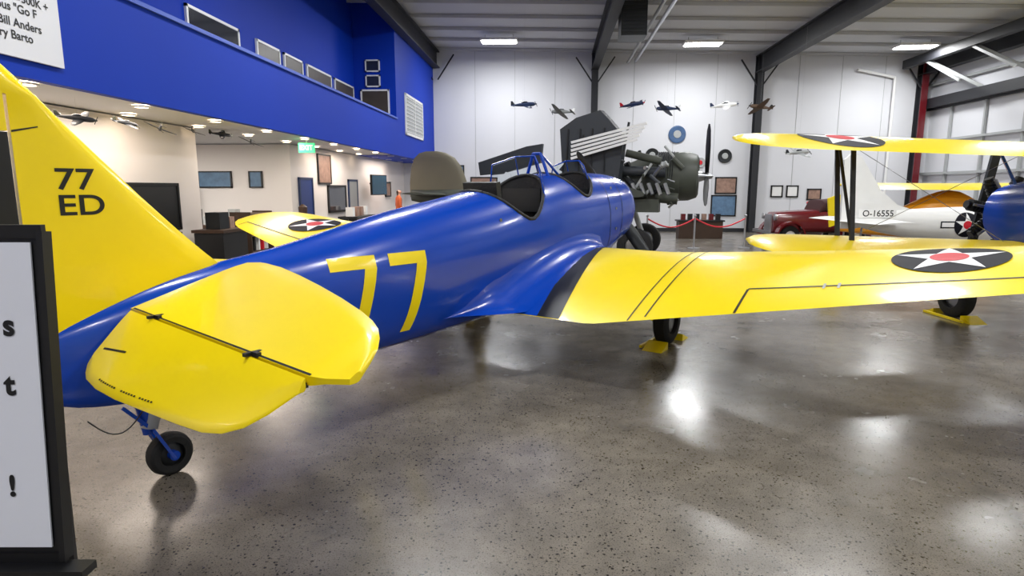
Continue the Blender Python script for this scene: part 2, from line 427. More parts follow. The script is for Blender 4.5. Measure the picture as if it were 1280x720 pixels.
for (u_,z_) in((3.1,1.45),(5.45,1.75),(5.45,1.5),(5.45,1.25)):
    h_=fb.ray_cast(Vector((u_,-3,z_)),Vector((0,1,0)))
    if h_[0]: d.cyl(h_[0],h_[0]+Vector((0,-.008,0)),.018,STEEL,n=12)
d.build('panel_seams',tr)
for sgn in(1,-1):
    b=MB(); y=-sgn*1.36
    b.wheel((4.95,y,.27),(0,1,0),.27,.16)
    b.cyl((4.9,y+sgn*.13,.27),(4.85,y+sgn*.13,1.0),.045,YEL,n=16); b.cyl((4.95,y,.27),(4.9,y+sgn*.15,.27),.03,STEEL)
    b.box((4.8,y+sgn*.16,.6),(.22,.03,.5),YEL)
    b.build('main_gear_'+('right' if sgn>0 else 'left'),tr)
    c=MB()
    for du in(.33,-.33):
        c.plate([(du-.1,0,0),(du+.1,0,0),(du-(.1 if du>0 else -.1),0,.08)],(0,.22,0),YEL)
    c.box((0,.16,.02),(.7,.03,.03),YEL)
    p=Matrix.Translation(org)@Matrix.Rotation(heading,4,'Z')@Vector((4.95,y,0))
    c.build('wheel_chock',None,loc=p,rotz=heading,smooth=False)
b=MB()
b.wheel((.12,-.02,.135),(0,1,0),.135,.09,hub=DKMET)
b.cyl((.12,-.09,.135),(.12,.05,.135),.03,BLUE)
for s in(-.075,.045): b.bar((.12,s,.12),(.02,s*.8,.33),.05,.018,BLUE)
b.cyl((.02,-.01,.3),(-.02,-.01,.55),.035,BLUE); b.cyl((.02,-.01,.33),(.05,-.01,.42),.05,STEEL)
b.bar((.0,.03,.35),(.3,.03,.5),.02,.02,DKMET); b.bar((.02,-.04,.33),(-.12,-.04,.5),.02,.02,BLUE)
b.build('tail_wheel',tr)
b=MB(); pr=None
for i in range(14):
    t=i/13; p=Vector((-.32+.3*t,-.1,.5-.12*math.sin(math.pi*t)))
    if pr: b.cyl(pr,p,.004,DKMET,n=6)
    pr=p
b.build('tie_down_cable',tr)

# =====================================================  ROOM
XR=14.4; YB=25.2; XF=-4.9; XW=-6.2; XL=-11; YF=-7
def ceilz(x): return 7.3-(x+5)*.0275
def boxo(name,x0,x1,y0,y1,z0,z1,m):
    b=MB(); b.box(((x0+x1)/2,(y0+y1)/2,(z0+z1)/2),(x1-x0,y1-y0,z1-z0),m); return b.build(name,smooth=False)
fm=bpy.data.materials.new('polished_concrete'); fm.use_nodes=True; nt=fm.node_tree; B=nt.nodes['Principled BSDF']
tc=nt.nodes.new('ShaderNodeTexCoord')
def nn(scale,detail=4,rough=.6):
    n=nt.nodes.new('ShaderNodeTexNoise'); n.inputs['Scale'].default_value=scale; n.inputs['Detail'].default_value=detail; n.inputs['Roughness'].default_value=rough
    nt.links.new(tc.outputs['Object'],n.inputs['Vector']); return n
def ramp(src,stops):
    r=nt.nodes.new('ShaderNodeValToRGB'); nt.links.new(src,r.inputs[0])
    while len(r.color_ramp.elements)<len(stops): r.color_ramp.elements.new(.5)
    for e,(p,c) in zip(r.color_ramp.elements,stops): e.position=p; e.color=c
    return r
def mul(a,b_,fac=1,mode='MULTIPLY'):
    m=nt.nodes.new('ShaderNodeMix'); m.data_type='RGBA'; m.blend_type=mode; m.inputs[0].default_value=fac
    nt.links.new(a,m.inputs[6]); nt.links.new(b_,m.inputs[7]); return m.outputs[2]
big=ramp(nn(.45,6,.65).outputs['Fac'],[(.3,lin(100,94,86)),(.7,lin(136,129,119))])
midn=ramp(nn(5,5,.6).outputs['Fac'],[(.3,(.76,.76,.76,1)),(.7,(1.14,1.13,1.12,1))])
c=mul(big.outputs[0],midn.outputs[0])
for sc,r0,r1,lo,hi in((20,.12,.2,.40,.5),(42,.2,.32,.36,.46),(75,.22,.34,.40,.5)):
    vo=nt.nodes.new('ShaderNodeTexVoronoi'); vo.inputs['Scale'].default_value=sc; nt.links.new(tc.outputs['Object'],vo.inputs['Vector'])
    sp=ramp(vo.outputs['Distance'],[(r0,(.12,.11,.10,1)),(r1,(1,1,1,1))])
    msk=ramp(nn(sc*.4,3,.6).outputs['Fac'],[(lo,(0,0,0,1)),(hi,(1,1,1,1))])
    # only part of the cells hold exposed aggregate
    sel=ramp(vo.outputs['Color'],[(.38,(1,1,1,1)),(.42,(0,0,0,1))])
    mk=mul(msk.outputs[0],sel.outputs[0])
    m_=nt.nodes.new('ShaderNodeMix'); m_.data_type='RGBA'; m_.blend_type='MULTIPLY'; nt.links.new(mk,m_.inputs[0]); nt.links.new(c,m_.inputs[6]); nt.links.new(sp.outputs[0],m_.inputs[7]); c=m_.outputs[2]
fine=ramp(nn(130,3,.6).outputs['Fac'],[(.36,(.4,.38,.37,1)),(.46,(1,1,1,1)),(.66,(1,1,1,1)),(.74,(1.7,1.65,1.6,1))])
c=mul(c,fine.outputs[0],.9)
nt.links.new(c,B.inputs['Base Color'])
rr=ramp(nn(1.3,5,.6).outputs['Fac'],[(.3,(.15,.15,.15,1)),(.75,(.32,.32,.32,1))]); nt.links.new(rr.outputs[0],B.inputs['Roughness'])
B.inputs['Specular IOR Level'].default_value=.6
boxo('floor',XL,XR+.2,YF,YB+.2,-.1,0,fm)
boxo('wall_back',XF-2,XR+.2,YB,YB+.2,0,7.6,WALLW)
boxo('wall_right',XR,XR+.2,YF,YB,0,7.6,WALLW)
boxo('wall_front',XL,XR+.2,YF-.2,YF,0,7.6,WALLW)
boxo('wall_left_lower',XW-.15,XW,YF,10.4,0,2.76,WARMW)
boxo('wall_left_rear',XW-.15,XW,14.2,YB,0,2.76,WARMW)
boxo('wall_alcove_rear',XL,XW-.15,14.2,14.35,0,2.76,WARMW)
boxo('wall_alcove_front',XL,XW-.15,8.0,8.15,0,2.76,WARMW)
boxo('wall_alcove_side',XL-.15,XL,8.0,14.35,0,2.76,WARMW)
b=MB(); b.box(((XL+XF)/2-.05,(YF+YB)/2,2.85),(XF-XL-.1,YB-YF,.14),WALLW); b.build('ceiling_gallery_soffit',smooth=False)
boxo('wall_gallery_upper',XW-.15,XW,YF,19.2,2.92,7.6,BWALL)
boxo('wall_gallery_parapet',XF-.12,XF,YF,19.2,2.76,3.86,BWALL)
boxo('trim_gallery_cap',XF-.2,XF+.04,YF,19.2,3.86,3.91,mat('blue_cap',(60,90,190),.4))
boxo('wall_gallery_block',XW,XF,19.2,YB,2.76,7.6,BWALL)
xs_=[XL,-7,-4.75,-1.6,1.55,4.7,7.85,10.9,XR+.2]
for i in range(8):
    a_,c_=xs_[i],xs_[i+1]
    b=MB(); b.plate([(a_,YF,ceilz(a_)),(c_,YF,ceilz(c_)),(c_,YB+.2,ceilz(c_)),(a_,YB+.2,ceilz(a_))],(0,0,.08),CEILM); b.build('ceiling',smooth=False)
b=MB(); y=YF+1
while y<YB: b.bar((XL,y,ceilz(XL)-.1),(XR,y,ceilz(XR)-.1),.06,.1,PURL); y+=1.55
b.build('trim_purlins',smooth=False)
for i,x in enumerate((-4.75,1.55,7.85,13.9)):
    b=MB(); zt=ceilz(x)-.2
    if x>-4:
        b.box((x,YB-.2,zt/2),(.05,.36,zt),GIRD)
        b.box((x,YB-.37,zt/2),(.24,.03,zt),GIRD if i<3 else MAROON); b.box((x,YB-.02,zt/2),(.24,.03,zt),GIRD)
    b.box((x,(YF+YB)/2,zt-.3),(.05,YB-YF-.1,.6),GIRD); b.box((x,(YF+YB)/2,zt-.6),(.28,YB-YF-.1,.04),GIRD); b.box((x,(YF+YB)/2,zt),(.28,YB-YF-.1,.04),GIRD)
    for s in(-1,1): b.bar((x+s*.1,YB-.3,zt-1.1),(x+s*.75,YB-.3,zt-.15),.05,.05,GIRD)
    b.build('roof_girder',smooth=False)
b=MB()
for x in[-3.2,-1.6,0,3.1,4.7,6.3,9.4,11,12.6]: b.box((x,YB-.006,3.6),(.012,.012,7.0),LGREY)
b.build('trim_wall_seams',smooth=False)
boxo('baseboard_back',XF,XR,YB-.03,YB,0,.15,GIRD)
b=MB()
for z in(1.2,2.3,3.5,4.7,5.6): b.box((XR-.1,(YF+YB)/2,z),(.1,YB-YF,.08),LGREY if z not in(4.7,) else GIRD)
b.box((XR-.2,(YF+YB)/2,4.9),(.3,YB-YF,.35),GIRD)
y=YF+2
while y<YB: b.box((XR-.06,y,2.4),(.08,.08,4.8),LGREY); y+=1.8
b.build('trim_right_girts',smooth=False)
b=MB(); b.bar((13.1,24.8,6.3),(13.1,6,6.3),.22,.3,GIRD)
y=23.5
while y>8:
    b.bar((13.1,y,6.25),(14.2,y-1.6,5.0),.1,.1,LGREY); b.bar((13.1,y-.2,6.25),(14.2,y-.2,6.45),.1,.1,GIRD); b.bar((13.1,y,6.2),(13.1,y-2.0,5.2),.08,.08,LGREY); y-=2.4
b.build('door_header_truss',smooth=False)
def pic(name,c,w,h,axis,frame,inner,fw=.04,ext=None):
    b=MB()
    if axis=='x':
        b.box((c[0]+.017,c[1],c[2]),(.03,w,h),inner)
        for s in(-1,1):
            b.box((c[0]+.024,c[1]+s*(w/2),c[2]),(.044,fw,h+fw),frame); b.box((c[0]+.024,c[1],c[2]+s*(h/2)),(.044,w+fw,fw),frame)
    else:
        b.box((c[0],c[1]-.017,c[2]),(w,.03,h),inner)
        for s in(-1,1):
            b.box((c[0]+s*(w/2),c[1]-.024,c[2]),(fw,.044,h+fw),frame); b.box((c[0],c[1]-.024,c[2]+s*(h/2)),(w+fw,.044,fw),frame)
    if ext: ext(b)
    return b.build(name,smooth=False)
for i,(a,z) in enumerate(((10.4,12.1),(12.85,13.9),(14.15,15.15),(15.45,17.1),(17.4,19.0))):
    pic('window_%d'%(i+1),(XW,(a+z)/2,4.3),z-a,.95,'x',WHT,ROOMGL if i else WINGL,.05)
pic('window_6',(XF,21.6,4.15),2.6,1.25,'x',WHT,LGREY,.08,lambda b:(b.box((XF+.03,21.6,4.15),(.05,.06,1.25),WHT),[b.box((XF+.035,21.6,3.6+.12*i),(.03,2.5,.02),WHT) for i in range(10)]))
pic('picture_frame',(-5.6,19.2,5.45),.42,.32,'y',WHT,WINGL); pic('picture_frame',(-5.6,19.2,5.0),.42,.32,'y',WHT,WINGL)
pic('window_7',(-5.55,19.2,4.35),.85,.75,'y',WHT,ROOMGL,.05)
POST=mat('poster_print',(150,120,105),.5,var=.6,vscale=9); POSTB=mat('photo_print_blue',(90,120,150),.5,var=.5,vscale=7)
for x,w,z in((-8.72,.32,1.95),(-8.05,.8,1.95),(-7.05,.3,1.95)): pic('picture_frame',(x,14.2,z),w,.36,'y',BLK,POSTB,.03)
pic('poster',(XW,16.3,2.25),.9,.75,'x',BLK,POST,.04)
b=MB(); b.box((0,0,0),(.06,1.1,.66),BLK); b.box((.032,0,0),(.006,1.04,.6),mat('screen',(20,60,80),.1,emit=.4)); b.bar((-.03,0,0),(-.32,0,.05),.05,.05,BLK)
b.build('television',loc=(XW+.4,20.1,1.85),rotz=math.radians(-10),smooth=False)
for i,(y,m) in enumerate(((15.0,mat('blue_door',(20,50,120),.4)),(18.6,LGREY),)): pic('door_%d'%(i+1),(XW,y,1.0),.8,1.96,'x',mat('door_frame_blue',(30,50,90),.5),m,.06,lambda b,y=y:b.cyl((XW+.03,y+.3,1.0),(XW+.09,y+.3,1.0),.03,STEEL))
pic('noticeboard',(XW,17.2,1.45),1.4,.7,'x',BLK,WINGL,.06)
pic('picture_frame',(XW,22.6,1.7),.7,.5,'x',BLK,POST,.05)
pic('television',(XW,9.1,1.45),1.25,.72,'x',BLK,BLK,.04)
b=MB()
b.box((0,0,.95),(2.6,.6,.06),WOOD); b.box((0,.2,.5),(2.5,.1,.9),BLK)
for x in(-1.2,1.2): b.box((x,0,.46),(.08,.5,.92),BLK)
for i in range(9):
    x=-1.15+i*.28; h=.12+.25*random.random(); b.box((x,0,.98+h/2),(.16,.2,h),random.choice([BLK,WOOD,LGREY,DKMET]))
b.box((-.9,.0,1.22),(.5,.04,.34),BLK); b.box((-.9,0,1.0),(.1,.1,.1),BLK)
b.build('reception_desk',loc=(-7.6,12.6,0),smooth=False)
b=MB()
for z in(.1,.5,.9,1.25): b.box((0,0,z),(.9,.4,.03),WOOD)
for x in(-.44,.44): b.box((x,0,.65),(.03,.4,1.3),WOOD)
for k in range(10): b.box((-.38+.085*k,0,.68 if k%2 else 1.05),(.05,.2,.28),random.choice([RED,BLK,WHT,POSTB,YEL]))
b.build('souvenir_shelf',loc=(-5.9,11.6,0),rotz=math.radians(90),smooth=False)
b=MB(); b.box((0,0,.5),(.8,.5,1.0),BLK); b.box((0,0,1.03),(.86,.56,.05),WOOD); b.box((-.1,0,1.2),(.3,.25,.28),DKMET); b.box((.25,0,1.15),(.15,.15,.2),POST); b.build('display_pedestal',loc=(-5.75,10.2,0),rotz=math.radians(90),smooth=False)
b=MB(); b.box((0,0,.4),(1.2,.5,.8),BLK); b.box((0,0,.83),(1.3,.56,.05),WOOD)
for i in range(4): b.box((-.45+.3*i,0,.97),(.16,.2,.24),random.choice([BLK,WOOD,POST]))
b.build('display_counter',loc=(-5.75,8.4,0),rotz=math.radians(90),smooth=False)
b=MB(); b.box((0,0,.5),(.7,.4,1.0),WHT)
for z in(.3,.6): b.box((0,-.205,z),(.6,.01,.22),POSTB)
b.box((0,0,1.02),(.76,.46,.04),BLK); b.lathe((0,0,1.04),(0,0,1),[(0,.06),(.05,.05),(.1,.09),(.28,.1),(.34,.03),(.35,.001)],WOOD,16); b.build('display_pedestal',loc=(-5.7,13.6,0),rotz=math.radians(60),smooth=False)
b=MB(); b.box((0,0,.9),(.8,.35,1.8),BLK)
for z in(.3,.7,1.1,1.5): b.box((0,-.18,z),(.72,.01,.3),WOOD); [b.box((-.28+.14*i,-.2,z),(.08,.04,.22),random.choice([RED,WHT,POSTB,YEL,LGREY])) for i in range(5)]
b.build('bookcase',loc=(-8.9,13.9,0),smooth=False)
b=MB(); b.box((0,0,.45),(1.6,.5,.9),BLK); b.box((0,0,.93),(1.7,.56,.05),DKMET); 
for i in range(4): b.box((-.6+.4*i,0,1.08),(.2,.2,.26),random.choice([WHT,POST,RED]))
b.build('display_cabinet',loc=(-5.75,17.6,0),rotz=math.radians(90),smooth=False)
for yy in(15.5,):
    b=MB(); 
    for x,y in((-.2,-.2),(.2,-.2),(-.2,.2),(.2,.2)): b.cyl((x,y,0),(x,y,.45),.015,BLK,n=8)
    b.box((0,0,.47),(.45,.45,.05),BLK); b.box((0,.21,.72),(.45,.04,.45),BLK); b.build('visitor_chair',loc=(-5.6,yy,0),smooth=False)
b=MB(); b.box((0,0,0),(.34,.05,.2),GREEN); v_,f_=text2d('EXIT',.14,.004); b.add([(x,-.028,y) for x,y in v_],f_,SWHT); b.cyl((0,0,.1),(0,0,.16),.015,WHT,n=8)
b.build('exit_sign',loc=(-5.25,12.9,2.59),smooth=False)
b=MB()
for x,y0 in((-5.2,2.5),(-5.95,3.3)):
    y=y0
    while y<24.5:
        b.cyl((x,y,2.765),(x,y,2.775),.075,DLAMP,n=16); b.lathe((x,y,2.77),(0,0,1),[(-.02,.08),(-.02,.105),(.0,.105)],WHT,16); y+=1.7
b.build('recessed_downlights')
def area(name,loc,size,power,col=(1,1,1),rot=(0,0,0),sy=None):
    l=bpy.data.lights.new(name,'AREA'); l.energy=power; l.color=col; l.shape='RECTANGLE'; l.size=size; l.size_y=sy or size
    o=bpy.data.objects.new(name,l); scene.collection.objects.link(o); o.location=loc; o.rotation_euler=rot; return o
for y in(3.5,7.5,12,16.5,21): area('gallery_downlight_glow',(-5.55,y,2.7),.5,46,(1,.86,.74),sy=2.6)
area('alcove_lamp',(-8.6,11.3,2.7),1.6,160,(1,.95,.88))
for xx in(-2.0,5.1,12.2):
    for yy in(22.6,16.6,10.2,3.8,-2.5):
        z=ceilz(xx)-.36
        b=MB(); b.box((0,0,.05),(1.3,.62,.08),WHT); b.box((0,0,0),(1.2,.5,.03),LAMP)
        for s in(-.5,.5): b.cyl((s,0,.08),(s,0,.25),.01,STEEL,n=6)
        b.build('high_bay_lamp',loc=(xx,yy,z),smooth=False)
        area('high_bay_light',(xx,yy,z-.06),1.2,200,(.97,.985,1),sy=.6)
b=MB(); b.box((0,0,0),(.7,.8,.9),DKMET)
for i in range(8): b.box((0,-.41,-.35+.1*i),(.6,.03,.03),GIRD)
for s in(-.3,.3): b.cyl((s,0,.45),(s,0,.6),.012,STEEL,n=6)
b.build('unit_heater',loc=(2.12,18,6.3),smooth=False)
b=MB(); b.cyl((2.8,YF+1,6.55),(2.8,YB-.3,6.55),.05,LGREY); b.cyl((3.1,15,6.6),(3.1,YB-.3,6.6),.06,SILV); b.build('ceiling_pipes')
b=MB(); b.cyl((12.9,YB-.15,0),(12.9,YB-.15,5.9),.05,WHT); b.cyl((12.9,YB-.15,5.9),(11.5,YB-.15,6.2),.05,WHT); b.build('wall_pipe')
b=MB(); b.box((0,0,0),(.03,2.4,1.2),PAPER)
def btext(t,y,z,s,align='LEFT'):
    v_,f_=text2d(t,s,.002,align); b.add([(.018,a+y,c_+z) for a,c_ in v_],f_,BLK)
btext('$500K +',.72,-.07,.10); btext('ous "Go F',.5,-.17,.105); btext('Bill Anders',.5,-.30,.105); btext('ry Barto',.5,-.41,.105)
b.build('donor_banner',loc=(XF+.02,4.8,3.52),smooth=False)

# =====================================================  VISITOR
def visitor(name,loc,rz,shirt,pants):
    J=[(0,0,.98),(0,0,1.15),(0,0,1.36),(0,0,1.5),(0,.01,1.58),(0,.01,1.68),(.1,0,.93),(.11,.02,.5),(.12,-.01,.08),(.12,.12,.03),(-.1,0,.93),(-.12,-.04,.5),(-.13,-.1,.08),(-.13,.04,.03),(.19,0,1.4),(.25,-.02,1.12),(.24,.12,.9),(.23,.17,.82),(-.19,0,1.4),(-.25,-.02,1.12),(-.22,.15,.95),(-.18,.22,.92)]
    E_=[(0,1),(1,2),(2,3),(3,4),(4,5),(0,6),(6,7),(7,8),(8,9),(0,10),(10,11),(11,12),(12,13),(2,14),(14,15),(15,16),(16,17),(2,18),(18,19),(19,20),(20,21)]
    Rr=[(.15,.1),(.14,.1),(.16,.11),(.055,.055),(.085,.095),(.08,.09),(.09,.09),(.062,.062),(.045,.045),(.04,.03),(.09,.09),(.062,.062),(.045,.045),(.04,.03),(.062,.062),(.045,.045),(.033,.033),(.035,.02),(.062,.062),(.045,.045),(.033,.033),(.035,.02)]
    me=bpy.data.meshes.new(name); me.from_pydata(J,E_,[]); ob=bpy.data.objects.new(name,me); scene.collection.objects.link(ob)
    sk=ob.modifiers.new('skin','SKIN'); 
    for v,r in zip(me.skin_vertices[0].data,Rr): v.radius=r
    me.skin_vertices[0].data[0].use_root=True
    ss=ob.modifiers.new('sub','SUBSURF'); ss.levels=2; ss.render_levels=2
    bpy.context.view_layer.update()
    nm=bpy.data.meshes.new_from_object(ob.evaluated_get(bpy.context.evaluated_depsgraph_get())); ob.modifiers.clear(); ob.data=nm
    skin=mat('skin_tone',(205,150,125),.5); hair=mat('brown_hair',(50,34,26),.7)
    nm.materials.clear()
    for m in(shirt,pants,skin,hair,BLK): nm.materials.append(m)
    for p in nm.polygons:
        c=p.center; i=0
        if c.z>1.49: i=3 if (c.z>1.69 or c.y<-.03) else 2
        elif abs(c.x)>.15 and c.z<1.08: i=2
        elif c.z<.07: i=4
        elif c.z<1.0: i=1
        p.material_index=i; p.use_smooth=True
    f=MB(); 
    for s in(-1,1): f.lathe((s*.032,.098,1.63),(0,1,0),[(0,.011),(.005,.007),(.006,.001)],BLK,10); f.lathe((s*.088,.0,1.62),(s,0,0),[(-.01,.028),(.008,.02),(.01,.001)],skin,10)
    f.lathe((0,.1,1.605),(0,1,-.3),[(-.01,.016),(.018,.01),(.024,.001)],skin,10); f.box((0,.098,1.572),(.045,.008,.008),MAROON)
    root=empty(name,loc,rz); ob.name='body'; ob.parent=root; f.build('face',root)
visitor('museum_visitor',(-5.45,21.3,0),math.radians(-60),mat('orange_shirt',(196,92,48),.8),mat('dark_trousers',(36,38,50),.8))

# =====================================================  back wall items
NAVYB=mat('plaque_blue',(60,90,130),.4,var=.4,vscale=12)
for (x,z,r,m) in ((4.85,3.85,.34,NAVYB),(3.9,3.05,.27,DKMET),(6.75,3.0,.27,DKMET),(5.8,2.75,.2,LGREY)):
    b=MB(); b.lathe((x,YB-.01,z),(0,-1,0),[(0,r),(.04,r),(.05,r*.93),(.04,r*.75),(.04,.001)],m,32); b.lathe((x,YB-.055,z),(0,-1,0),[(0,r*.45),(.02,r*.4),(.02,.001)],LGREY if m!=LGREY else RED,24)
    b.build('round_wall_plaque')
for x,z,w,h,m in ((6.85,1.85,.8,.62,POST),(6.8,1.05,.95,.8,POSTB),(8.85,1.62,.42,.42,WHT),(9.45,1.62,.42,.42,WHT),(-4.0,2.3,.6,.7,POSTB),(-3.0,2.0,.8,.35,POST),(2.3,1.6,.8,.5,POST),(10.3,1.5,.5,.4,POST)):
    pic('picture_frame',(x,YB,z),w,h,'y',BLK,m,.05)

# =====================================================  hanging model aircraft
def model_plane(loc,rot,s,m1,m2,tilt=(0,0),wire=1.0):
    b=MB(); T=[(-.5,.03,-.01,.012),(-.3,.05,-.03,.03),(0,.09,-.06,.055),(.25,.075,-.065,.058),(.36,.06,-.055,.055),(.42,.02,-.02,.02)]
    b.loft([airframe_section(-.5+.92*i/14,*interp(T,-.5+.92*i/14),k=14) for i in range(15)],m1)
    for sg in(1,-1):
        b.loft([foil((.2,-.03),(-.08,-.03),0,.13,6),foil((.17,-.01),(-.04,-.01),sg*.35,.12,6),foil((.12,.01),(.02,.01),sg*.6,.1,6)],m1)
        b.loft([foil((-.36,.02),(-.48,.02),0,.1,5),foil((-.4,.02),(-.47,.02),sg*.2,.1,5)],m1)
    b.plate([(-.34,0,.03),(-.44,0,.16),(-.5,0,.16),(-.5,0,0)],(0,.014,0),m2)
    b.loft([airframe_section(x,z,.05,w,k=12) for x,z,w in((-.12,.07,.01),(-.05,.12,.035),(.08,.12,.035),(.14,.08,.01))],WINGL)
    b.lathe((.4,0,0),(1,0,0),[(0,.03),(.05,.02),(.07,.001)],m2,12)
    b.bar((.43,-.15,-.05),(.43,.15,.05),.012,.02,BLK)
    for sg in(1,-1): b.lathe((.05,sg*.42,.016),(0,0,1),[(0,.05),(.004,.001)],WHT,12)
    R=Euler((tilt[0],tilt[1],rot)).to_matrix().inverted()
    b.cyl(R@Vector((0,0,.08)),R@Vector((0,0,wire/s)),.0015,LGREY,n=4)
    o=b.build('hanging_model_aircraft'); o.location=loc; o.scale=(s,)*3; o.rotation_euler=(tilt[0],tilt[1],rot); return o
NBL=mat('model_navy_blue',(36,52,86),.4); MGR=mat('model_grey',(120,124,122),.5); MTAN=mat('model_brown',(90,70,56),.5)
def at(px,py,Yd):
    a=(px-640)/760; x=a*Yd; z=1.75-Yd*math.tan(math.radians(9.34)+math.atan((py-360)/760)); return S(x,Yd,z)
for (px,py,r,m1,m2) in ((655,131,.3,NBL,DGREY),(700,140,2.6,MGR,WHT),(786,131,-.6,NBL,RED),(827,136,2.5,NBL,WHT),(897,132,-.3,WHT,NBL),(940,134,3.4,MTAN,BLK),(990,191,.2,LGREY,DGREY)):
    L_=at(px,py,19.3); model_plane(L_,r,.86,m1,m2,tilt=(.35,-.1),wire=ceilz(L_.x)-L_.z-.1)
for (px,py,Y_,r,s) in ((113,148,6.9,.4,.42),(172,154,8.2,1.2,.36),(213,160,9.0,2.2,.36),(286,168,11.2,.5,.4),(322,177,12.2,2.0,.4),(252,163,10.4,2,.33)):
    L_=at(px,py,Y_); model_plane(L_,r,s,DGREY,OLIVE,tilt=(.4,.1),wire=2.73-L_.z)

# =====================================================  TORPEDO BOMBER (folded wings)
tb=empty('torpedo_bomber',S(4.6,14.6),YAW+math.atan2(-.31,.95))
b=MB(); T=[(-7.75,1.7,1.4,.06),(-6.5,1.72,1.15,.3),(-5,1.72,.95,.5),(-3.6,1.8,.85,.6),(-2.4,2.1,.95,.64),(-1.4,2.5,1.35,.6),(-.6,2.55,1.45,.58)]
b.loft([airframe_section(-7.75+7.15*i/30,*interp(T,-7.75+7.15*i/30)) for i in range(31)],OLIVE); b.build('fuselage',tb)
b=MB(); b.lathe((-.7,0,2.02),(1,0,0),[(-.1,.56),(0,.58),(.3,.57),(.48,.5),(.52,.42),(.42,.39),(.1,.38)],OLIVE,36); b.cyl((-.65,0,2.02),(-.5,0,2.02),.4,DKMET,n=30)
for i in range(9):
    a=2*math.pi*i/9; dr=Vector((0,math.cos(a),math.sin(a))); b.cyl(Vector((-.38,0,2.02))+dr*.12,Vector((-.38,0,2.02))+dr*.38,.07,DKMET,n=10)
for k in range(8): 
    b.lathe((-.78-.05*k,0,2.02),(1,0,0),[(0,.575),(.02,.595),(.04,.575)],DKMET,30)
b.lathe((-.5,0,2.02),(1,0,0),[(0,.18),(.3,.14),(.45,.09),(.62,.05),(.65,.001)],STEEL,20); b.build('radial_engine',tb)
b=MB()
for k in range(3):
    a=math.radians(90+120*k+3); dr=Vector((0,math.cos(a),math.sin(a))); td=Vector((0,-math.sin(a),math.cos(a))); secs=[]
    for r,w,tk in((.08,.05,.05),(.35,.08,.04),(.7,.1,.03),(1.05,.08,.02),(1.2,.03,.01)):
        c_=Vector((0,0,2.02))+dr*r; a1=Vector((1,0,0))*.55+td*.8
        secs.append([c_+a1*w*math.cos(t)+Vector((.8,0,0))*tk*math.sin(t) for t in[2*math.pi*i/10 for i in range(10)]])
    b.loft(secs,BLK)
b.build('propeller',tb)
b=MB()
secs=[]
for z,l,t_ in((1.5,-6.0,-7.8),(1.9,-6.1,-7.8),(2.3,-6.25,-7.75),(2.55,-6.45,-7.65),(2.68,-6.7,-7.5),(2.73,-6.95,-7.3)):
    ring=foil((l,0),(t_,0),0,.14,10,camber=0); secs.append([Vector((p.x,p.z,z)) for p in ring])
b.loft(secs,mat('faded_olive',(112,106,88),.55))
for sg in(1,-1): b.loft([foil((-6.5,1.55),(-7.6,1.55),0,.1),foil((-6.9,1.6),(-7.6,1.6),sg*1.0,.08)],OLIVE)
b.build('tail',tb)
b=MB()
b.plate([(-3.2,-1.0,2.0),(-3.28,-1.0,3.1),(-2.9,-1.0,3.35),(-2.35,-1.0,3.5),(-2.15,-1.0,3.3),(-1.8,-1.0,2.9),(-1.9,-1.0,1.9)],(.06,.16,0),DGREY)
b.plate([(-6.1,.9,2.45),(-6.05,.9,2.1),(-5.2,.9,2.18),(-4.3,.9,2.42),(-4.25,.9,2.92),(-4.7,.9,2.86)],(0,.14,0),DGREY)
for sg in(-1,1): b.loft([foil((-1.3,1.5),(-3.6,1.6),0,.14),foil((-1.3,1.6),(-3.3,1.7),sg*1.3,.13)],OLIVE)
for k in range(4): b.bar((-3.15+.3*k,-1.11,2.1),(-3.1+.28*k,-1.11,3.1),.02,.03,BLK)
b.build('folded_wings',tb)
b=MB()
for k in range(5):
    o=k*.09; b.bar((-3.0,-1.25,2.42+o),(-1.5+.05*k,-1.25,2.82+o*.95),.04,.055,SWHT)
b.bar((-2.85,-1.2,2.35),(-2.72,-1.2,2.95),.05,.05,DKMET); b.bar((-1.8,-1.2,2.55),(-1.7,-1.2,3.2),.05,.05,DKMET)
b.build('flap_strips',tb)
b=MB()
for k in range(38):
    x=-2.1+random.random()*1.4; y=-.55-random.random()*.5; z=1.3+random.random()*1.15
    b.cyl((x,y,z),(x+random.uniform(-.25,.25),y+random.uniform(-.1,.1),z+random.uniform(-.25,.25)),.02+.05*random.random(),random.choice([DKMET,OLIVE,DGREY,LGREY,STEEL]),n=10)
b.box((-1.5,-.8,1.35),(1.0,.5,.3),OLIVE); b.cyl((-1.0,-.8,2.35),(-1.8,-.8,2.55),.09,OLIVE,n=12); b.cyl((-.9,-.72,2.1),(-1.9,-.72,2.15),.12,DGREY,n=12)
b.cyl((-1.1,-.75,1.55),(-.6,-.75,1.5),.13,OLIVE,n=14); b.bar((-1.9,-.9,1.2),(-1.2,-.9,2.3),.05,.05,LGREY)
for k in range(5): b.cyl((-1.6+.18*k,-1.05,1.85),(-1.5+.18*k,-1.12,1.6),.045,STEEL,n=10)
b.build('wing_fold_machinery',tb)
b=MB()
for sg in(-1,1):
    b.wheel((-1.5,sg*1.1,.42),(0,1,0),.42,.22); b.cyl((-1.5,sg*.95,.42),(-1.9,sg*.9,1.5),.07,LGREY)
b.wheel((-6.9,0,.2),(0,1,0),.2,.12); b.cyl((-6.9,0,.2),(-6.8,0,1.4),.05,LGREY); b.build('landing_gear',tb)

